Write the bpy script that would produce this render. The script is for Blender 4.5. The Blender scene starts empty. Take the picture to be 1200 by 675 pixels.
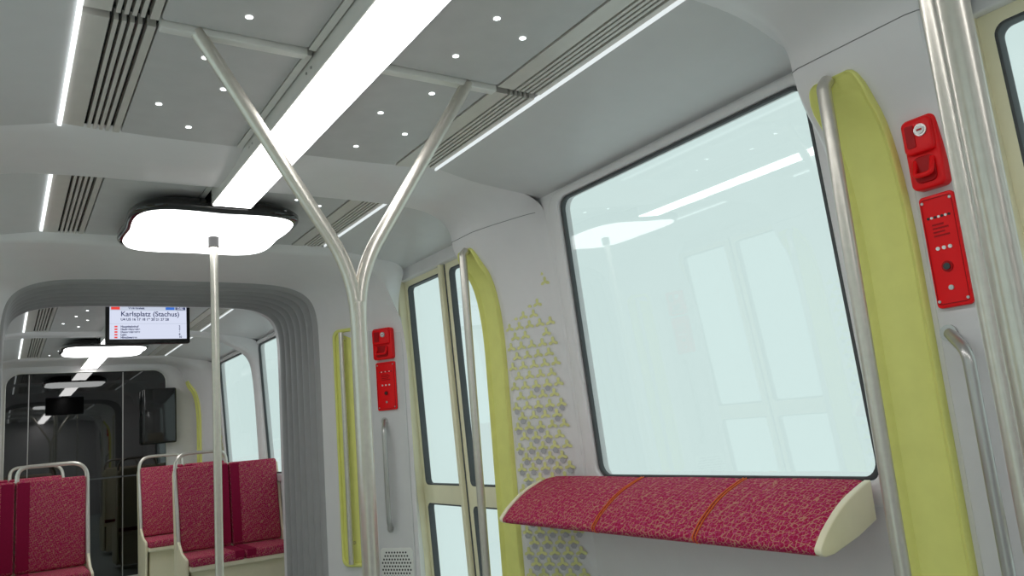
import bpy, bmesh, math, random
from mathutils import Matrix, Vector
random.seed(4)
S = bpy.context.scene
XC = .78
# ------------------------------------------------------------ helpers
def link(o, parent=None):
    S.collection.objects.link(o)
    if parent is not None: o.parent = parent
    return o
def empty(name, mat=None):
    o = bpy.data.objects.new(name, None); o.empty_display_size = .1
    link(o)
    if mat is not None: o.matrix_world = mat
    return o
def M(name, col, rough=.5, metal=0., noise=.03, scale=14, bump=0., coat=0., bscale=300, spec=.5):
    m = bpy.data.materials.new(name); m.use_nodes = True
    nt = m.node_tree; b = nt.nodes['Principled BSDF']
    b.inputs['Roughness'].default_value = rough
    b.inputs['Metallic'].default_value = metal
    b.inputs['Coat Weight'].default_value = coat
    b.inputs['Specular IOR Level'].default_value = spec
    tc = nt.nodes.new('ShaderNodeTexCoord')
    n = nt.nodes.new('ShaderNodeTexNoise'); n.inputs['Scale'].default_value = scale
    n.inputs['Detail'].default_value = 4
    nt.links.new(tc.outputs['Object'], n.inputs['Vector'])
    r = nt.nodes.new('ShaderNodeValToRGB')
    r.color_ramp.elements[0].color = tuple(c*(1-noise) for c in col)+(1,)
    r.color_ramp.elements[1].color = tuple(min(1, c*(1+noise)) for c in col)+(1,)
    r.color_ramp.elements[0].position = .3; r.color_ramp.elements[1].position = .7
    nt.links.new(n.outputs['Fac'], r.inputs['Fac'])
    nt.links.new(r.outputs['Color'], b.inputs['Base Color'])
    if bump > 0:
        n2 = nt.nodes.new('ShaderNodeTexNoise'); n2.inputs['Scale'].default_value = bscale
        nt.links.new(tc.outputs['Object'], n2.inputs['Vector'])
        bp = nt.nodes.new('ShaderNodeBump'); bp.inputs['Strength'].default_value = bump
        bp.inputs['Distance'].default_value = .002
        nt.links.new(n2.outputs['Fac'], bp.inputs['Height'])
        nt.links.new(bp.outputs['Normal'], b.inputs['Normal'])
    return m
def EM(name, col, st):
    m = bpy.data.materials.new(name); m.use_nodes = True
    nt = m.node_tree; nt.nodes.clear()
    e = nt.nodes.new('ShaderNodeEmission'); e.inputs[0].default_value = col+(1,); e.inputs[1].default_value = st
    o = nt.nodes.new('ShaderNodeOutputMaterial'); nt.links.new(e.outputs[0], o.inputs[0])
    return m
def glassmat(name, tint, refl, rough=.02):
    m = bpy.data.materials.new(name); m.use_nodes = True
    nt = m.node_tree; nt.nodes.clear()
    t = nt.nodes.new('ShaderNodeBsdfTransparent'); t.inputs[0].default_value = tint+(1,)
    g = nt.nodes.new('ShaderNodeBsdfGlossy'); g.inputs['Roughness'].default_value = rough
    mx = nt.nodes.new('ShaderNodeMixShader')
    o = nt.nodes.new('ShaderNodeOutputMaterial')
    mx.inputs[0].default_value = refl
    nt.links.new(t.outputs[0], mx.inputs[1])
    nt.links.new(g.outputs[0], mx.inputs[2]); nt.links.new(mx.outputs[0], o.inputs[0])
    return m
def fabric(name, base, line, line2, sc=66):
    m = bpy.data.materials.new(name); m.use_nodes = True
    nt = m.node_tree; b = nt.nodes['Principled BSDF']; b.inputs['Roughness'].default_value = .9
    b.inputs['Specular IOR Level'].default_value = .2
    tc = nt.nodes.new('ShaderNodeTexCoord')
    def vor(scale, th, off):
        mp = nt.nodes.new('ShaderNodeMapping'); mp.inputs['Scale'].default_value = (scale,)*3
        mp.inputs['Location'].default_value = (off, off, off)
        mp.inputs['Rotation'].default_value = (.4, .3, off)
        nt.links.new(tc.outputs['Object'], mp.inputs[0])
        v = nt.nodes.new('ShaderNodeTexVoronoi'); v.feature = 'DISTANCE_TO_EDGE'
        v.inputs['Scale'].default_value = 1.
        v.inputs['Randomness'].default_value = .45
        nt.links.new(mp.outputs[0], v.inputs['Vector'])
        lt = nt.nodes.new('ShaderNodeMath'); lt.operation = 'LESS_THAN'; lt.inputs[1].default_value = th
        nt.links.new(v.outputs['Distance'], lt.inputs[0]); return lt
    a = vor(sc, .060, .3); c = vor(sc*1.3, .06, 1.7)
    ns = nt.nodes.new('ShaderNodeTexNoise'); ns.inputs['Scale'].default_value = sc*1.1; ns.inputs['Detail'].default_value = 1
    nt.links.new(tc.outputs['Object'], ns.inputs['Vector'])
    gt = nt.nodes.new('ShaderNodeMath'); gt.operation = 'GREATER_THAN'; gt.inputs[1].default_value = .42
    nt.links.new(ns.outputs['Fac'], gt.inputs[0])
    mu = nt.nodes.new('ShaderNodeMath'); mu.operation = 'MULTIPLY'
    nt.links.new(a.outputs[0], mu.inputs[0]); nt.links.new(gt.outputs[0], mu.inputs[1])
    m1 = nt.nodes.new('ShaderNodeMixRGB'); m1.inputs[1].default_value = base+(1,); m1.inputs[2].default_value = line2+(1,)
    nt.links.new(c.outputs[0], m1.inputs[0])
    m2 = nt.nodes.new('ShaderNodeMixRGB'); m2.inputs[2].default_value = line+(1,)
    nt.links.new(mu.outputs[0], m2.inputs[0]); nt.links.new(m1.outputs[0], m2.inputs[1])
    nt.links.new(m2.outputs[0], b.inputs['Base Color'])
    return m
def mesh(name, vs, fs, mat, parent=None, smooth=False, sharp=40):
    me = bpy.data.meshes.new(name); me.from_pydata([tuple(v) for v in vs], [], fs)
    bm = bmesh.new(); bm.from_mesh(me); bmesh.ops.remove_doubles(bm, verts=bm.verts, dist=1e-6)
    bmesh.ops.recalc_face_normals(bm, faces=bm.faces); bm.to_mesh(me); bm.free()
    if mat: me.materials.append(mat)
    if smooth:
        me.polygons.foreach_set('use_smooth', [True]*len(me.polygons))
        me.set_sharp_from_angle(angle=math.radians(sharp))
    o = bpy.data.objects.new(name, me); return link(o, parent)
def box(name, x0, x1, y0, y1, z0, z1, mat, parent=None, bev=0., seg=3):
    x0, x1 = min(x0, x1), max(x0, x1)
    vs = [(x, y, z) for x in (x0, x1) for y in (y0, y1) for z in (z0, z1)]
    fs = [(0, 1, 3, 2), (4, 6, 7, 5), (0, 4, 5, 1), (2, 3, 7, 6), (0, 2, 6, 4), (1, 5, 7, 3)]
    me = bpy.data.meshes.new(name); me.from_pydata(vs, [], fs)
    bm = bmesh.new(); bm.from_mesh(me); bmesh.ops.recalc_face_normals(bm, faces=bm.faces)
    if bev > 0:
        bmesh.ops.bevel(bm, geom=list(bm.edges), offset=bev, segments=seg, profile=.5, affect='EDGES')
    bm.to_mesh(me); bm.free(); me.materials.append(mat)
    if bev > 0:
        me.polygons.foreach_set('use_smooth', [True]*len(me.polygons)); me.set_sharp_from_angle(angle=math.radians(50))
    o = bpy.data.objects.new(name, me); return link(o, parent)
def fillet(pts, r, n=7, cyc=False):
    pts = [Vector(p) for p in pts]; out = []
    N = len(pts)
    for i, p in enumerate(pts):
        if not cyc and (i == 0 or i == N-1): out.append(p); continue
        a = pts[(i-1) % N]; b = pts[(i+1) % N]
        rr = min(r, (a-p).length*.49, (b-p).length*.49)
        s = p+(a-p).normalized()*rr; e = p+(b-p).normalized()*rr
        for k in range(n+1):
            t = k/n; out.append((1-t)**2*s+2*t*(1-t)*p+t*t*e)
    return out
def tube(name, pts, r, mat, parent=None, fil=0, res=5, cyc=False):
    if fil: pts = fillet(pts, fil, 8, cyc)
    cu = bpy.data.curves.new(name, 'CURVE'); cu.dimensions = '3D'; cu.bevel_depth = r; cu.bevel_resolution = res
    cu.use_fill_caps = True
    sp = cu.splines.new('POLY'); sp.points.add(len(pts)-1)
    for q, p in zip(sp.points, pts): q.co = (p[0], p[1], p[2], 1)
    sp.use_cyclic_u = cyc
    return curve2mesh(name, cu, mat, parent, None, 45)
def curve2mesh(name, cu, mat, parent, mapf, sharp=40):
    t = bpy.data.objects.new('tmp', cu); S.collection.objects.link(t)
    dg = bpy.context.evaluated_depsgraph_get(); dg.update()
    me = bpy.data.meshes.new_from_object(t.evaluated_get(dg)); me.name = name
    bpy.data.objects.remove(t)
    if mapf:
        for v in me.vertices: v.co = mapf(v.co.x, v.co.y, v.co.z)
    bm = bmesh.new(); bm.from_mesh(me); bmesh.ops.remove_doubles(bm, verts=bm.verts, dist=1e-5)
    bmesh.ops.recalc_face_normals(bm, faces=bm.faces); bm.to_mesh(me); bm.free()
    me.materials.clear(); me.materials.append(mat)
    me.polygons.foreach_set('use_smooth', [True]*len(me.polygons)); me.set_sharp_from_angle(angle=math.radians(sharp))
    o = bpy.data.objects.new(name, me); return link(o, parent)
def rrect(a0, a1, b0, b1, r, n=6):
    out = []
    for cx, cy, s in ((a1-r, b1-r, 0), (a0+r, b1-r, 90), (a0+r, b0+r, 180), (a1-r, b0+r, 270)):
        for k in range(n+1):
            t = math.radians(s+90*k/n); out.append((cx+r*math.cos(t), cy+r*math.sin(t)))
    return out
def rect(a0, a1, b0, b1): return [(a0, b0), (a1, b0), (a1, b1), (a0, b1)]
def plate(name, loops, th, bev, mapf, mat, parent=None):
    cu = bpy.data.curves.new(name, 'CURVE'); cu.dimensions = '2D'; cu.fill_mode = 'BOTH'
    cu.extrude = max(th/2-bev, 0.0002); cu.bevel_depth = bev; cu.bevel_resolution = 2; cu.offset = -bev
    for l in loops:
        sp = cu.splines.new('POLY'); sp.points.add(len(l)-1)
        for q, p in zip(sp.points, l): q.co = (p[0], p[1], 0, 1)
        sp.use_cyclic_u = True
    return curve2mesh(name, cu, mat, parent, mapf)
def chaikin(pts, n=3):
    pts = [Vector(p) for p in pts]
    for _ in range(n):
        o = [pts[0]]
        for i in range(len(pts)-1):
            a, b = pts[i], pts[i+1]
            if i > 0: o.append(a*.75+b*.25)
            if i < len(pts)-2: o.append(a*.25+b*.75)
        o.append(pts[-1]); pts = o
    return pts
def loft(name, rows, mat, parent=None, sharp=35, closed=False):
    n = len(rows[0]); vs = [p for r in rows for p in r]; fs = []
    for i in range(len(rows)-1):
        for j in range(n if closed else n-1):
            k = (j+1) % n
            fs.append((i*n+j, i*n+k, (i+1)*n+k, (i+1)*n+j))
    if closed:
        fs.append(tuple(range(n))); fs.append(tuple((len(rows)-1)*n+j for j in range(n)))
    return mesh(name, vs, fs, mat, parent, True, sharp)

# ------------------------------------------------------------ materials
wallm = M('wall_grey_plastic', (.78, .755, .765), .42, noise=.012, bump=.08, bscale=500)
ribm = M('rib_grey_plastic', (.77, .745, .755), .34, noise=.012, bump=.06, bscale=500)
panm = M('panel_grey', (.66, .645, .655), .4, noise=.02)
ceilm = M('ceiling_perforated_grey', (.56, .55, .55), .45, noise=.03, bump=.08)
ceilo = M('ceiling_outer_grey', (.64, .63, .635), .4, noise=.015, bump=.06)
slatm = M('grille_slat_metal', (.64, .61, .57), .35, .15)
darkm = M('dark_gap', (.02, .02, .022), .6)
seamm = M('seam_grey', (.22, .22, .22), .6)
housm = M('grille_housing_dark', (.05, .05, .05), .6)
gask = M('rubber_gasket', (.07, .075, .08), .6)
trimm = M('trim_light_metal', (.80, .79, .76), .35, .15)
green = M('lime_green_lacquer', (.80, .80, .25), .45, noise=.03, spec=.3)
cream = M('cream_lacquer', (.90, .84, .60), .4, noise=.02)
creamS = M('cream_seat_shell', (.88, .82, .60), .4, noise=.02)
steel = M('brushed_champagne_steel', (.66, .63, .57), .32, .75, noise=.04, scale=60)
steel2 = M('brushed_steel', (.50, .49, .48), .3, .8, noise=.04)
red = M('signal_red', (.84, .004, .008), .35, spec=.25)
redd = M('signal_red_dark', (.40, .003, .006), .4, spec=.2)
white = M('white_print', (.85, .85, .85), .5)
blackp = M('black_gloss', (.012, .012, .012), .10, coat=.2)
bell = M('bellows_rubber_grey', (.38, .37, .375), .5, noise=.04)
floorm = M('floor_speckled', (.50, .56, .56), .5, noise=.12, scale=90)
fab = fabric('crimson_moquette', (.38, .012, .065), (.50, .22, .16), (.48, .06, .17))
fabd = M('dark_magenta_fabric', (.27, .006, .045), .9, noise=.1, scale=120, spec=.2)
pipe = M('orange_piping', (.70, .12, .015), .6)
gl = glassmat('window_glass', (.965, .995, .99), .07)
darkgl = glassmat('tinted_partition_glass', (.07, .075, .08), .11)
gyel = M('decal_yellow_green', (.72, .71, .30), .5)
ggry = M('decal_grey', (.44, .43, .46), .5)
E_strip = EM('light_diffuser', (1, .985, .97), 6.8)
E_can = EM('canopy_diffuser', (.985, 1, .99), 3.2)
E_line = EM('led_line', (.93, 1, 1), 1.6)
E_line2 = EM('led_line_dim', (.93, 1, 1), .8)
E_dot = EM('downlight_led', (.95, 1, 1), 4)

# ------------------------------------------------------------ roots
ceiling = empty('ceiling'); wall_right = empty('wall_right'); wall_left = empty('wall_left')
walls = {1: wall_right, -1: wall_left}
box('floor', XC-1.35, XC+1.35, -3.0, 10.6, -.05, 0, floorm)

# --------------------------------------------------- ribs / portals (lofts)
PIL = [(1.08, 0), (1.08, 1.2), (1.08, 1.86), (.94, 2.04), (.925, 2.175), (.79, 2.255), (.55, 2.262), (0, 2.262)]
PIL2 = [(1.12, 0), (1.12, 1.2), (1.12, 1.84), (1.04, 2.03), (.98, 2.15), (.84, 2.23), (.6, 2.245), (0, 2.245)]
WAL = [(1.283, 0), (1.21, 1.2), (1.165, 1.93), (1.155, 2.10), (1.14, 2.20), (.95, 2.245), (.62, 2.295), (0, 2.31)]
GAN = [(.80, 0), (.80, 1.2), (.80, 1.80), (.795, 2.0), (.75, 2.11), (.62, 2.17), (.40, 2.185), (0, 2.185)]
def station(shape, yw, yc, shape2=None, ww=0, wc=0):
    pts = []
    for i, p in enumerate(shape):
        w = ww if i <= 3 else wc
        q = shape2[i] if shape2 else p
        o = p[0]*(1-w)+q[0]*w; z = p[1]*(1-w)+q[1]*w
        y = yw if i <= 3 else yc
        if i == 3: y = (yw*2+yc)/3
        pts.append((o, y, z))
    c = chaikin(pts, 3)
    R = [Vector((XC+p.x, p.y, p.z)) for p in c]
    L = [Vector((XC-p.x, p.y, p.z)) for p in reversed(c[:-1])]
    return R+L
st = lambda y, ww, wc, yc=None: station(PIL, y, yc if yc is not None else y, WAL, ww, wc)
def pillar_rib(name, sts, seam=True):
    rows = [st(*s) for s in sts]
    o = loft(name, rows, ribm, ceiling)
    if seam:
        mid = rows[len(rows)//2]; half = len(mid)//2
        j = min(range(half), key=lambda k: abs(mid[k].z-2.10))
        for jj in (j, len(mid)-1-j):
            tube('seam', [r[jj] for r in rows[1:-1]], .0014, seamm, ceiling, 0, 2)
    return o
pillar_rib('rib_near', [(.845, 1.1, 1.0, .80), (.850, .12, .25, .81), (.858, .03, .08, .82), (.875, 0, 0, .85), (1.15, 0, 0), (1.175, .03, .08), (1.19, .12, .25), (1.25, 1.05, 1.0)])
pillar_rib('rib_mid', [(2.58, 1.02, 1.0, 2.62), (2.61, .97, .75, 2.64), (2.63, .90, .55, 2.66), (2.66, .78, .40, 2.69), (2.76, .39, .10, 2.78), (2.85, .04, 0), (2.87, 0, 0), (3.04, 0, 0), (3.06, .03, .08), (3.075, .12, .25), (3.085, 1.3, 1.0)])
pillar_rib('rib_rear', [(-.36, 1.1, 1.0), (-.37, .1, .2), (-.40, 0, 0), (-.60, 0, 0), (-.63, .1, .2), (-.70, 1.05, 1)], False)
rows = [station(WAL, 4.16, 3.96), station(PIL2, 4.02, 3.98, WAL, .12, .3), station(PIL2, 3.98, 4.00, WAL, .02, .08), station(PIL2, 3.97, 4.03)]
for k in range(1, 9):
    w = k/8
    rows.append(station(PIL2, 3.97+.53*w, 4.03+.47*w, GAN, w, w))
loft('portal_gangway', rows, ribm, ceiling, 50)
loft('portal_gangway_rear', [station(GAN, 5.28, 5.28), station(GAN, 5.34, 5.34), station(PIL, 5.46, 5.46), station(PIL, 5.62, 5.62), station(PIL, 5.66, 5.66, WAL, .2, .2), station(WAL, 5.72, 5.72)], ribm, ceiling, 50)
pillar_rib('rib_saloon', [(7.08, 1.1, 1), (7.11, .8, .2), (7.14, .7, 0), (7.28, .7, 0), (7.31, .8, .2), (7.34, 1.1, 1)], False)
pillar_rib('rib_cab', [(8.85, 1.02, 1), (8.9, .85, .2), (8.95, .6, 0), (9.15, .1, 0), (9.2, 0, 0), (9.45, 0, 0)], False)

# bellows
def gang_outline():
    c = chaikin([(p[0], 0, p[1]) for p in GAN], 3)
    R = [(p.x, p.z) for p in c]; return R+[(-x, z) for x, z in reversed(R[:-1])]
go = gang_outline(); nrm = []
for i in range(len(go)):
    a = go[max(i-1, 0)]; b = go[min(i+1, len(go)-1)]
    t = Vector((b[0]-a[0], b[1]-a[1])).normalized(); nrm.append((t.y, -t.x))
rows = []; NF = 7; SP = 12
for k in range(NF*SP+1):
    y = 4.49+.80*k/(NF*SP)
    ph = (k % SP)/SP
    d = .085*math.sqrt(max(0, math.sin(math.pi*ph)))-.07
    rows.append([(XC+o[0]-nn[0]*d, y, o[1]-nn[1]*d) for o, nn in zip(go, nrm)])
loft('gangway_bellows', rows, bell, None, 60)

# --------------------------------------------------- ceiling panels
box('ceiling_deck', XC-1.35, XC+1.35, -3.0, 10.6, 2.325, 2.36, darkm, ceiling)
LX0, LX1 = .690, .848
secs = [(-2.9, -.68), (-.33, .81), (1.20, 1.885), (1.915, 2.66), (3.07, 3.98), (5.70, 7.10), (7.33, 8.87)]
def zmap(z): return lambda a, b, c: Vector((a, b, z+c))
dl = [(.484, -.117), (.433, .135), (.52, .31), (.372, .48), (.484, .63), (1.167, -.303), (1.048, -.14), (1.098, .106), (1.01, .30), (1.162, .44), (1.047, .607)]
for y0, y1 in secs:
    for (a, b) in ((.30, LX0-.026), (LX1+.026, 1.26)):
        plate('panel_perforated', [rrect(a, b, y0+.004, y1-.004, .012)], .02, .004, zmap(2.296), ceilm, ceiling)
    for a, b, s in ((.135, .295, -1), (1.265, 1.425, 1)):
        box('grille_housing', a, b, y0, y1, 2.312, 2.318, housm, ceiling)
        w = b-a
        for k, (p, q) in enumerate(((.0, .12), (.19, .25), (.30, .36), (.41, .47), (.52, .58), (.64, 1.0))):
            p, q = 1-q, 1-p
            box('grille_slat', a+p*w, a+q*w, y0+.002, y1-.002, 2.284, 2.316, slatm, ceiling)
    for a, b in ((LX0-.024, LX0-.004), (LX1+.004, LX1+.024)):
        box('trim_light', a, b, y0, y1, 2.285, 2.31, trimm, ceiling)
for y0, y1 in [(-2.9, -.68), (-.33, .81), (1.20, 2.66), (3.07, 3.98), (5.70, 7.10), (7.33, 8.87)]:
    for s in (1, -1):
        o0, z0, o1, z1 = .655, 2.284, 1.20, 2.195
        if (y0, y1) in ((-.33, .81), (3.07, 3.98)): o1, z1 = 1.27, 2.185
        ya, yb = y0, y1
        if (y0, y1) == (3.07, 3.98): yb = 4.14
        vs = []
        for y in (ya, yb):
            for (o, z) in ((o0, z0), (o1, z1), (o1, z1+.03), (o0, z0+.03)): vs.append((XC+s*o, y, z))
        mesh('panel_outer', vs, [(0, 1, 5, 4), (1, 2, 6, 5), (2, 3, 7, 6), (3, 0, 4, 7), (0, 1, 2, 3), (4, 5, 6, 7)], ceilo, ceiling)
for y0, y1 in [(-2.9, -.68), (-.33, .81), (1.20, 2.64), (3.09, 3.94), (5.74, 7.08), (7.35, 8.85)]:
    e = empty('led_line_light')
    box('led_bar', .122, .133, y0+.01, y1-.01, 2.276, 2.29, E_line, e)
    box('led_bar', 1.428, 1.434, y0+.01, y1-.01, 2.276, 2.29, E_line2, e)
for a, b in ((.30, LX0-.026), (LX1+.026, 1.26)):
    box('pole_mount_rail', a, b, 1.885, 1.915, 2.270, 2.31, trimm, ceiling, .003)
# light strip
strip = empty('ceiling_light_strip')
for y0, y1 in [(-2.9, 3.17), (5.72, 7.42), (8.18, 9.40)]:
    n = max(1, round((y1-y0)/.62)); L = (y1-y0)/n
    for k in range(n):
        box('diffuser', LX0+.004, LX1-.004, y0+k*L+.003, y0+(k+1)*L-.003, 2.224, 2.234, E_strip, strip)
        for yy in (y0+k*L+.02, y0+(k+1)*L-.02): tube('screw', [(LX0-.003, yy, 2.262), (LX0+.001, yy, 2.262)], .004, steel2, strip)
    box('housing', LX0, LX1, y0, y1, 2.228, 2.315, trimm, strip, .003)
# downlights
vs, fs = [], []
def dot(x, y, z, r=.009, n=12):
    b = len(vs)
    for k in range(n): vs.append((x+r*math.cos(6.2832*k/n), y+r*math.sin(6.2832*k/n), z))
    fs.append(tuple(range(b, b+n)))
for base, lo, hi in ((1.9, 1.2, 2.61), (.75, -.3, .75), (3.55, 3.1, 3.88), (6.2, 5.7, 7.0), (8.2, 7.3, 8.8), (-1.6, -2.6, -.7)):
    for k in range(-3, 4):
        if base == 1.9 and k not in (0, -1): continue
        for x, dy in dl:
            y = base+dy+k*.97
            if lo < y < hi and not (base in (3.55, 8.2) and (x-.77)**2+(y-(3.55 if base == 3.55 else 7.8))**2 < .2): dot(x, y, 2.2845)
mesh('ceiling_downlights', vs, fs, E_dot)
# canopies
def canopy(cy):
    r = empty('ceiling_light_canopy'); cx = .755
    def ring(hx, hy, z, n=96):
        out = []
        for k in range(n):
            t = 2*math.pi*k/n; c, s = math.cos(t), math.sin(t)
            e = 2/4.2; x = math.copysign(abs(c)**e, c); y = math.copysign(abs(s)**e, s)
            px = x*(1-.05*(1-abs(y))**1.5); py = y*(1-.07*(1-abs(x))**1.5)
            out.append((cx+hx*px, cy+hy*py, z))
        return out
    loft('dark_rim', [ring(.22, .25, 2.325), ring(.26, .29, 2.29), ring(.335, .365, 2.258), ring(.354, .384, 2.238), ring(.354, .384, 2.222), ring(.348, .378, 2.213), ring(.33, .36, 2.208)], blackp, r, 50, True)
    loft('light_diffuser', [ring(.334, .364, 2.212), ring(.326, .356, 2.200), ring(.296, .326, 2.194)], E_can, r, 50, True)
canopy(3.56); canopy(7.8)

# --------------------------------------------------- side walls with windows
def woff(z): return 1.22-.061*(z-1.03)
def wmap(s, add=0.): return lambda a, b, c: Vector((XC+s*(woff(b)+add+c), a, b))
WZ0, WZ1 = 1.03, 2.15
nwin = [0]
def wall_piece(s, y0, y1, wins):
    loops = [rect(y0, y1, 0, 2.25)]
    for a, b in wins: loops.append(rrect(a-.015, b+.015, WZ0-.015, WZ1+.012, .05))
    plate('panel_side', loops, .05, .008, wmap(s, .025), wallm, walls[s])
    for a, b in wins:
        nwin[0] += 1; e = empty('window_%d' % nwin[0])
        plate('frame_moulding', [rrect(a-.085, b+.085, WZ0-.08, WZ1+.045, .08), rrect(a-.014, b+.014, WZ0-.014, WZ1+.012, .05)], .034, .014, wmap(s, -.005), wallm, e)
        plate('gasket', [rrect(a-.012, b+.012, WZ0-.012, WZ1+.010, .05), rrect(a, b, WZ0, WZ1, .045)], .02, .003, wmap(s, .0), gask, e)
        plate('pane', [rrect(a-.005, b+.005, WZ0-.005, WZ1+.005, .05)], .004, 0, wmap(s, .006), gl, e)
for s in (1, -1):
    wall_piece(s, .86, 3.09, [(1.29, 2.47)])
    wall_piece(s, -3.0, -.34, [(-1.95, -.80)])
    wall_piece(s, 5.6, 9.6, [(5.86, 7.08), (7.34, 8.6)])

# --------------------------------------------------- doors
nd = [0]
def door(s, y0, y1):
    nd[0] += 1; e = empty('door_%d' % nd[0])
    D = 1.26; F = .042
    mp = lambda add: (lambda a, b, c: Vector((XC+s*(D-.035*(b-1.0)+add+c), a, b)))
    ym = (y0+y1)/2
    for a, b in ((y0, ym-.004), (ym+.004, y1)):
        h1 = rrect(a+F, b-F, .965, 2.10, .03); h2 = rrect(a+F, b-F, .25, .86, .03)
        plate('leaf', [rect(a, b, .03, 2.15), h1, h2], .035, .005, mp(0), cream, e)
        for z0, z1 in ((.965, 2.10), (.25, .86)):
            plate('gasket', [rrect(a+F-.003, b-F+.003, z0-.003, z1+.003, .03), rrect(a+F+.005, b-F-.005, z0+.005, z1-.005, .025)], .036, .002, mp(0), gask, e)
            plate('pane', [rrect(a+F, b-F, z0, z1, .03)], .004, 0, mp(.0), gl, e)
    plate('seal_centre', [rect(ym-.005, ym+.005, .03, 2.15)], .04, .002, mp(0), gask, e)
    plate('stile', [rect(ym+.010, ym+.042, .03, 2.15)], .05, .006, mp(-.015), cream, e)
    plate('jamb', [rect(y0-.03, y0+.008, 0, 2.16)], .09, .01, mp(-.02), cream, e)
    plate('jamb', [rect(y1-.008, y1+.03, 0, 2.16)], .09, .01, mp(-.02), cream, e)
    plate('header', [rect(y0-.04, y1+.04, 2.135, 2.33)], .08, .01, mp(-.01), wallm, e)
for s in (1, -1):
    door(s, -.31, .835); door(s, 3.115, 4.13)

# --------------------------------------------------- green pillar strips + poles
def green_strip(s, y0, y1):
    pts = chaikin([(p[0], 0, p[1]) for p in PIL], 3)
    pts = [p for p in pts if p.z < 2.055]
    last, prev = pts[-1], pts[-2]
    pts = pts[:-1]+[prev.lerp(last, k/4) for k in range(1, 5)]
    ins = []
    for i, p in enumerate(pts):
        a = pts[max(i-1, 0)]; b = pts[min(i+1, len(pts)-1)]
        t = (b-a).normalized(); ins.append(Vector((-t.z, 0, t.x)))
    rows = []; zt = pts[-1].z
    prof = [(0, .0), (.0, .018), (.03, .022), (.07, .018), (.13, .006), (.87, .006), (.93, .018), (.97, .022), (1., .018), (1, 0)]
    for i, (p, nn) in enumerate(zip(pts, ins)):
        f = min(1, max(0, (p.z-(zt-.06))/.06)); c = .030*(1-math.sqrt(max(0, 1-f*f)))
        ya = y0+c; yb = y1-c
        rows.append([Vector((XC+s*(p.x+nn.x*(d*(1-.55*f))), ya+(yb-ya)*u, p.z+nn.z*(d*(1-.55*f)))) for u, d in prof])
    p, nn = pts[-1], ins[-1]
    rows.append([Vector((XC+s*p.x, y0+.035+(y1-y0-.07)*u, p.z)) for u, d in prof])
    return loft('green_trim', rows, green, walls[s], 50)
for s in (1, -1):
    green_strip(s, .998, 1.15); green_strip(s, 2.885, 3.035)
    for y in (1.082, 2.935):
        e = empty('grab_pole')
        tube('tube', [(XC+s*.925, y, 0), (XC+s*.925, y, 2.015), (XC+s*.945, y, 2.035)], .0175, steel, e, .01)
        tube('foot', [(XC+s*.925, y, 0), (XC+s*.925, y, .02)], .035, steel, e)
# centre poles
e = empty('grab_pole'); tube('tube', [(.78, 3.555, 0), (.78, 3.555, 2.20)], .0175, steel, e); tube('ceiling_socket', [(.78, 3.555, 2.15), (.78, 3.555, 2.20)], .024, blackp, e)
tube('foot', [(.78, 3.555, 0), (.78, 3.555, .02)], .035, steel, e)
e = empty('grab_pole'); tube('tube', [(.90, .396, 0), (.90, .396, 2.29)], .0175, steel, e); tube('foot', [(.90, .396, 0), (.90, .396, .02)], .035, steel, e)
e = empty('grab_pole'); tube('tube', [(1.30, .610, 0), (1.30, .610, 2.28)], .014, steel, e); tube('foot', [(1.30, .610, 0), (1.30, .610, .02)], .03, steel, e)
# Y pole
e = empty('y_shaped_grab_pole'); yy = 1.90
tube('stem', [(.775, yy, 0), (.775, yy, 1.60)], .0215, steel, e)
tube('branch_left', [(.774, yy, 1.45), (.768, yy, 1.68), (.385, yy, 2.285)], .0185, steel, e, .11)
tube('branch_right', [(.776, yy, 1.45), (.782, yy, 1.68), (1.165, yy, 2.285)], .0185, steel, e, .11)
tube('foot', [(.775, yy, 0), (.775, yy, .02)], .04, steel, e)

# --------------------------------------------------- perch seat
def perch(s):
    e = empty('perch_seat')
    sec = [(1.165, 1.027), (1.13, 1.018), (1.04, .985), (.96, .932), (.925, .898), (.915, .885), (.918, .873), (.935, .866), (.97, .868), (1.08, .895), (1.165, .925)]
    sec3 = [Vector((a, 0, z)) for a, z in sec]
    top = chaikin(sec3[:8], 2); bot = sec3[8:]
    full = top+bot
    ya, yb = 1.305, 2.765; cuts = [ya, 1.71, 2.18, yb]
    rows = []
    for i in range(3):
        a, b = cuts[i], cuts[i+1]
        for u, d in ((0, -.005), (.02, -.001), (.06, .001), (.5, .003), (.94, .001), (.98, -.001), (1, -.005)):
            y = a+(b-a)*u
            rows.append([Vector((XC+s*(p.x-(d if k < len(top) else 0)*.5), y, p.z+(d if k < len(top)-3 else 0))) for k, p in enumerate(full)])
    loft('cushion', rows, fab, e, 60, True)
    for yc in cuts[1:3]:
        for dy in (-.006, .006):
            tube('piping', [(XC+s*p.x, yc+dy, p.z+.001) for p in top], .0024, pipe, e)
    for y, w in ((ya-.012, .022), (yb+.012, .022)):
        mp = lambda a, b, c, y=y: Vector((XC+s*a, y+c, b))
        plate('end_cap', [[(p.x, p.z) for p in full]], w, .004, mp, creamS, e)
    for y in (1.5, 2.5): box('bracket', XC+s*1.16, XC+s*1.235, y, y+.04, .88, 1.0, steel2, e, .004)
perch(1); perch(-1)

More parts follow.
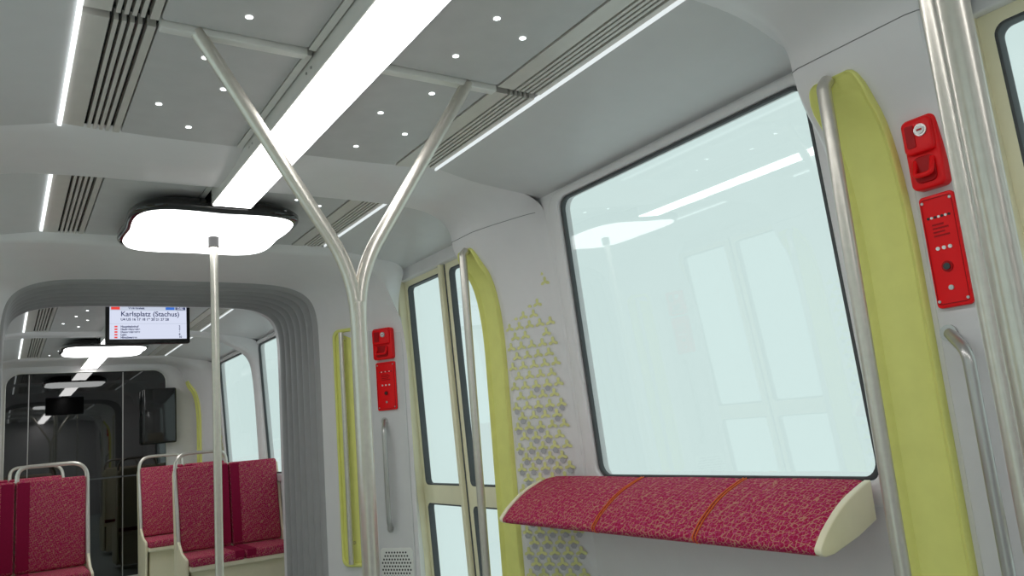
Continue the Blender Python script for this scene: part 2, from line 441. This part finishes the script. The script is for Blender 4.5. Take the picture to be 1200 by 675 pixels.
# --------------------------------------------------- wall equipment
def frame(origin, across, out):
    x = Vector(across).normalized(); z = Vector(out).normalized(); y = Vector((0, 0, 1))
    return Matrix(((x.x, y.x, z.x, origin[0]), (x.y, y.y, z.y, origin[1]), (x.z, y.z, z.z, origin[2]), (0, 0, 0, 1)))
ident = lambda dz: (lambda a, b, c: Vector((a, b, c+dz)))
def disc(name, x, y, z, r, h, mat, parent):
    return tube(name, [(x, y, z), (x, y, z+h)], r, mat, parent, 0, 6)
def brake_box(m, w):
    e = empty('emergency_brake_box', m); h = w/2
    plate('body', [rrect(-h, h, 0, .178, .016)], .035, .006, ident(.0175), red, e)
    plate('raised_top', [rrect(-h*.86, h*.86, .085, .17, .014)], .02, .006, ident(.040), red, e)
    disc('lens_ring', h*.30, .137, .046, .015, .008, steel2, e)
    disc('lens', h*.30, .137, .052, .010, .004, white, e)
    box('lens_mark', h*.30-.006, h*.30+.006, .135, .139, .056, .0575, redd, e)
    plate('handle_recess', [rrect(-h*.62, h*.62, .014, .078, .014)], .012, .002, ident(.034), redd, e)
    tube('pull_handle', [(-h*.5, .07, .036), (-h*.5, .03, .052), (h*.5, .03, .052), (h*.5, .07, .036)], .006, red, e, .012)
    plate('label', [rrect(-h*.6, -h*.1, .10, .155, .004)], .003, 0, ident(.051), redd, e)
def call_panel(m, w):
    e = empty('emergency_call_panel', m); h = w/2
    plate('plate', [rrect(-h, h, 0, .270, .010)], .012, .003, ident(.006), red, e)
    plate('inner_line', [rrect(-h*.9, h*.9, .008, .262, .008), rrect(-h*.87, h*.87, .010, .260, .008)], .002, 0, ident(.0123), redd, e)
    for x in (-h*.8, h*.8):
        for y in (.016, .254): disc('screw', x, y, .012, .0035, .002, steel2, e)
    for k in range(7): disc('speaker_dot', -h*.6+k*h*.2, .215, .012, .0032, .0014, white if k % 2 else darkm, e)
    for k in range(3): disc('indicator', -h*.35+k*h*.35, .140, .012, .0045, .003, white, e)
    for k in range(4): box('text', -h*.45, h*.45-(k % 2)*.01, .168+k*.009, .172+k*.009, .012, .0128, redd, e)
    disc('button_ring', 0, .095, .012, .013, .003, redd, e)
    disc('button', 0, .095, .014, .008, .004, blackp, e)
    disc('key_lock', 0, .045, .012, .006, .003, steel2, e)
def handle(m, z0, z1, out, dx):
    e = empty('wall_handle', m)
    tube('bar', [(-.03, z1+.05, 0), (dx, z1, out), (dx, z0, out), (-.03, z0-.05, 0)], .0135, steel2, e, .03)
    disc('rosette', -.03, z1+.05, 0, .02, .006, steel2, e); disc('rosette', -.03, z0-.05, 0, .02, .006, steel2, e)
def equip(s, near, y):
    if near:
        o = (XC+s*1.08, y, 0); ac = (0, -1, 0); out = (-s, 0, 0); w = .082; hw = .082
    else:
        d = Vector((-.32*s, .53, 0)).normalized(); n = Vector((-d.y*s, d.x*s, 0))
        if n.y > 0: n = -n
        o = Vector((XC+s*1.12, 3.97, 0))+d*.140; ac = -d; out = n; w = .130; hw = .13
    def at(z, off=0.):
        v = Vector(o)+Vector((0, 0, z))+Vector(out).normalized()*off; return frame(v, ac, out)
    plate_o = empty('equipment_panel', at(0))
    plate('panel', [rrect(-hw*.66 if near else -.115, hw*.66 if near else .115, .35, 1.92, .03)], .012, .005, ident(.004), panm, plate_o)
    dz = -.004 if near else -.045
    brake_box(at(1.722+dz, .006), w); call_panel(at(1.438+dz, .010), w)
    handle(at(0, .010), .80, 1.33+dz, .055, .03 if near else .0)
    sp = empty('speaker_grille', at(.45, .008))
    hh = .055 if near else .105
    plate('cover', [rrect(-hh, hh, 0, .2, .02)], .008, .003, ident(.004), trimm, sp)
    vs2, fs2 = [], []
    for i in range(-6, 7):
        for j in range(10):
            x = i*.018+(j % 2)*.009; yy2 = .014+j*.018
            if abs(x) < hh-.012 and ((x/(hh*.95))**2+((yy2-.1)/.1)**2 < 1):
                b = len(vs2)
                for k in range(8): vs2.append((x+.0055*math.cos(k*.785), yy2+.0055*math.sin(k*.785), .0086))
                fs2.append(tuple(range(b, b+8)))
    mesh('holes', vs2, fs2, darkm, sp)
for s in (1, -1):
    equip(s, True, .929); equip(s, False, 0)
    d = Vector((-.32*s, .53, 0)).normalized(); n = Vector((-d.y*s, d.x*s, 0))
    if n.y > 0: n = -n
    o = Vector((XC+s*1.12, 3.97, 0))+d*.42
    g = empty('recessed_grip', frame(o, -d, n))
    plate('rim', [rrect(-.085, .085, .55, 1.89, .045), rrect(-.070, .070, .57, 1.87, .035)], .03, .008, ident(.008), green, g)
    plate('inset', [rrect(-.075, .075, .56, 1.88, .04)], .006, .001, ident(.003), green, g)
    tube('bar', [(0, .57, .045), (0, 1.865, .045)], .0145, steel, g)
    for z in (.68, 1.83): tube('stay', [(0, z, 0), (0, z, .045)], .008, steel, g)

# --------------------------------------------------- decal pattern on slanted pillar face
def decal(s):
    e = empty('wall_pattern_decal')
    stn = [(2.61, .97), (2.63, .90), (2.66, .78), (2.76, .39), (2.85, .04), (2.87, 0), (2.95, 0)]
    def ww(y):
        for (a, wa), (b, wb) in zip(stn, stn[1:]):
            if a <= y <= b: return wa+(wb-wa)*(y-a)/(b-a)
        return .97 if y < 2.61 else 0
    def wal(z): return 1.283-.0608*z if z <= 1.2 else 1.21-(z-1.2)*.0616
    def mp(y, z):
        w = ww(y); off = 1.08*(1-w)+wal(z)*w
        return Vector((XC+s*(off-.0035), y-.0022, z))
    vy, fy, vg, fg = [], [], [], []
    dy, dz = .050, .043
    for j in range(36):
        z = .38+j*dz
        for i in range(6):
            y = 2.648+i*dy+(j % 2)*dy*.5
            if y > 2.872: continue
            if z > 1.5 and random.random() > max(0, 1-(z-1.5)/.5)+.3*(i > 1): continue
            b = len(vy); rot = math.radians(90)
            for k in range(24):
                t = k*math.pi/12+rot
                r = .0135+.0085*math.cos(3*(t-rot))
                vy.append(mp(y+r*1.1*math.cos(t), z+r*math.sin(t)))
            fy.append(tuple(range(b, len(vy))))
            if z < 1.42 and (z < 1.1 or random.random() > (z-1.1)*2.5):
                b = len(vg); zc = z-dz*.48
                for k in range(6):
                    t = k*math.pi/3
                    vg.append(mp(y+.0125*math.cos(t), zc+.0115*math.sin(t)))
                fg.append(tuple(range(b, b+6)))
    mesh('print_grey', vg, fg, ggry, e)
    o = mesh('print_yellow', vy, fy, gyel, e); o.location = (-.0006*s, -.0004, 0)
decal(1); decal(-1)
e = empty('wall_pattern_decal'); vy, fy = [], []
for j in range(26):
    for i in range(5):
        y = 8.68+i*.05+(j % 2)*.025; z = .95+j*.04
        if y > 8.84 or random.random() < .2+(j/40): continue
        b = len(vy)
        for k in range(12):
            t = k*math.pi/6+(j % 2)*math.pi; r = (.024, .02, .009, .02)[k % 4]
            yy2 = y+r*math.cos(t); zz = z+r*math.sin(t); vy.append((XC+woff(zz)-.022, yy2, zz))
        fy.append(tuple(range(b, b+12)))
mesh('print_yellow', vy, fy, gyel, e)
for s in (1, -1): green_strip(s, 9.22, 9.38)

# --------------------------------------------------- information screen
tv = empty('information_screen', frame((.785, 5.46, 2.105), (1, 0, 0), (0, -1, 0)))
wB = M('screen_bezel', (.01, .01, .011), .3)
plate('housing', [rrect(-.25, .25, -.14, .12, .012)], .05, .006, ident(-.01), wB, tv)
sc_w = EM('screen_white', (.62, .66, .80), 1.0); sc_b = EM('screen_blue', (.05, .16, .55), 1); sc_r = EM('screen_red', (.75, .06, .05), 1)
sc_g = EM('screen_grey', (.50, .55, .66), 1); sc_k = EM('screen_ink', (.02, .03, .10), 1)
box('display', -.228, .228, -.110, .108, .0152, .017, sc_w, tv)
box('header', -.228, .228, .074, .108, .017, .0175, sc_g, tv)
box('badge', -.22, -.17, .080, .104, .0175, .018, sc_r, tv)
box('badge', .10, .155, .080, .104, .0175, .018, sc_b, tv)
box('badge', .16, .22, .080, .104, .0175, .018, sc_k, tv)
box('rule', -.228, .228, -.012, -.009, .0175, .018, sc_g, tv)
def txt(t, x, y, size, m):
    c = bpy.data.curves.new('text', 'FONT'); c.body = t; c.size = size; c.extrude = .0002
    c.offset = .0006
    c.materials.append(m)
    o = bpy.data.objects.new('text', c); link(o, tv); o.location = (x, y, .0182)
txt('Karlsplatz (Stachus)', -.165, .038, .044, sc_k)
txt('U4 U5 16 17 18 19 20 21 27 28', -.165, .010, .022, sc_k)
txt('12:52', .165, .084, .02, sc_w)
txt('Verkehrshalt', -.12, .084, .018, sc_k)
for k, t in enumerate(('Hauptbahnhof', 'Hackerbruecke', 'Donnersberger', 'Laim', 'Hirschgarten')):
    box('bullet', -.20, -.183, -.034-k*.0175, -.024-k*.0175, .0175, .018, sc_r, tv)
    txt(t, -.165, -.035-k*.0175, .018, sc_k); txt(str(2*k+2), .18, -.035-k*.0175, .018, sc_k)
box('bracket', -.05, .05, .11, .20, -.04, -.012, wB, tv)

# --------------------------------------------------- passenger seats
def seat(x0, x1, y, rail=-1):
    e = empty('passenger_seat'); n = 2; w = (x1-x0)/n
    box('base', x0+.02, x1-.02, y-.36, y+.02, .05, .40, creamS, e, .01)
    box('seat_pan', x0, x1, y-.44, y+.03, .385, .425, creamS, e, .012)
    R = (math.radians(-7), 0, 0)
    for k in range(n):
        a = x0+k*w+.003; b = x0+(k+1)*w-.003
        box('cushion', a, b, y-.45, y-.02, .42, .49, fab, e, .02)
        bk = box('back_cushion', a, b, -.045, .02, 0, .66, fab, e, .02)
        bk.location = (0, y, .49); bk.rotation_euler = R
        c0 = a+w*(.80 if k == 0 else .02)
        st2 = box('back_stripe', c0, c0+w*.17, -.048, -.04, .02, .645, fabd, e)
        st2.location = (0, y, .49); st2.rotation_euler = R
        box('cushion_stripe', c0, c0+w*.17, y-.453, y-.03, .44, .4925, fabd, e)
    sh = box('back_shell', x0, x1, .018, .05, -.02, .665, creamS, e, .014)
    sh.location = (0, y, .49); sh.rotation_euler = R
    for xa in (x0-.022, x1):
        pr = [(y-.36, .06), (y+.06, .06), (y+.09, .55), (y+.15, 1.10), (y+.09, 1.13), (y+.04, .95), (y-.02, .60), (y-.20, .50), (y-.40, .47)]
        plate('side_panel', [[(p[0], p[1]) for p in fillet([(a, b, 0) for a, b in pr], .04, 5, True)]], .02, .004, lambda a, b, c, xa=xa: Vector((xa+.011+c, a, b)), creamS, e)
    xe, xm = (x0-.01, x0+w*.98) if rail < 0 else (x1+.01, x1-w*.98)
    tube('top_rail', [(xe, y-.06, .52), (xe, y+.05, 1.0), (xe, y+.09, 1.25), (xm, y+.11, 1.25), (xm, y+.09, 1.08)], .015, steel, e, .12)
seat(1.19, 1.985, 6.80); seat(1.16, 1.96, 8.55)
seat(-.36, .56, 6.95, 1); seat(-.36, .50, 8.75, 1)

# --------------------------------------------------- cab end partition and end walls
cab = empty('glass_partition')
xmap = lambda y: (lambda a, b, c: Vector((a, y+c, b)))
plate('surround', [rect(XC-1.35, XC+1.35, 0, 2.33), rrect(.02, 1.54, .03, 2.20, .14)], .05, .006, xmap(9.47), ribm, cab)
plate('edge_frame', [rrect(.02, 1.54, .03, 2.20, .14), rrect(.030, 1.530, .04, 2.190, .13)], .03, .003, xmap(9.44), trimm, cab)
plate('pane', [rrect(.03, 1.53, .04, 2.19, .13)], .01, 0, xmap(9.46), darkgl, cab)
for x in (.23, 1.10): box('mullion', x-.004, x+.004, 9.435, 9.45, .05, 2.18, steel2, cab)
box('cross_rail', .04, 1.52, 9.435, 9.45, 1.06, 1.075, gask, cab)
box('wall_front', XC-1.35, XC+1.35, 10.55, 10.6, 0, 2.33, darkm)
box('cab_side', XC-1.35, XC-1.3, 9.5, 10.6, 0, 2.33, darkm, cab); box('cab_side', XC+1.3, XC+1.35, 9.5, 10.6, 0, 2.33, darkm, cab)
box('equipment_locker', 1.28, 1.62, 9.30, 9.43, 1.38, 1.98, blackp, None, .02)
box('wall_back', XC-1.35, XC+1.35, -3.05, -3.0, 0, 2.33, wallm)

# --------------------------------------------------- world + camera
w = bpy.data.worlds.new('daylight'); S.world = w; w.use_nodes = True
w.node_tree.nodes['Background'].inputs[0].default_value = (.79, .93, .915, 1)
w.node_tree.nodes['Background'].inputs[1].default_value = .82
S.view_settings.view_transform = 'Standard'; S.view_settings.look = 'None'
S.view_settings.exposure = .15
X = Vector((.8378, -.0247, -.5455)).normalized(); Yv = Vector((-.5395, -.1911, -.8200)).normalized()
Zv = X.cross(Yv).normalized(); Yv = Zv.cross(X).normalized()
cam = bpy.data.cameras.new('camera'); cam.sensor_width = 36; cam.lens = 912/1200*36; cam.clip_start = .02
co = bpy.data.objects.new('camera', cam); link(co)
co.matrix_world = Matrix(((X.x, X.y, X.z, 0), (Yv.x, Yv.y, Yv.z, 0), (Zv.x, Zv.y, Zv.z, 1.25), (0, 0, 0, 1)))
S.camera = co
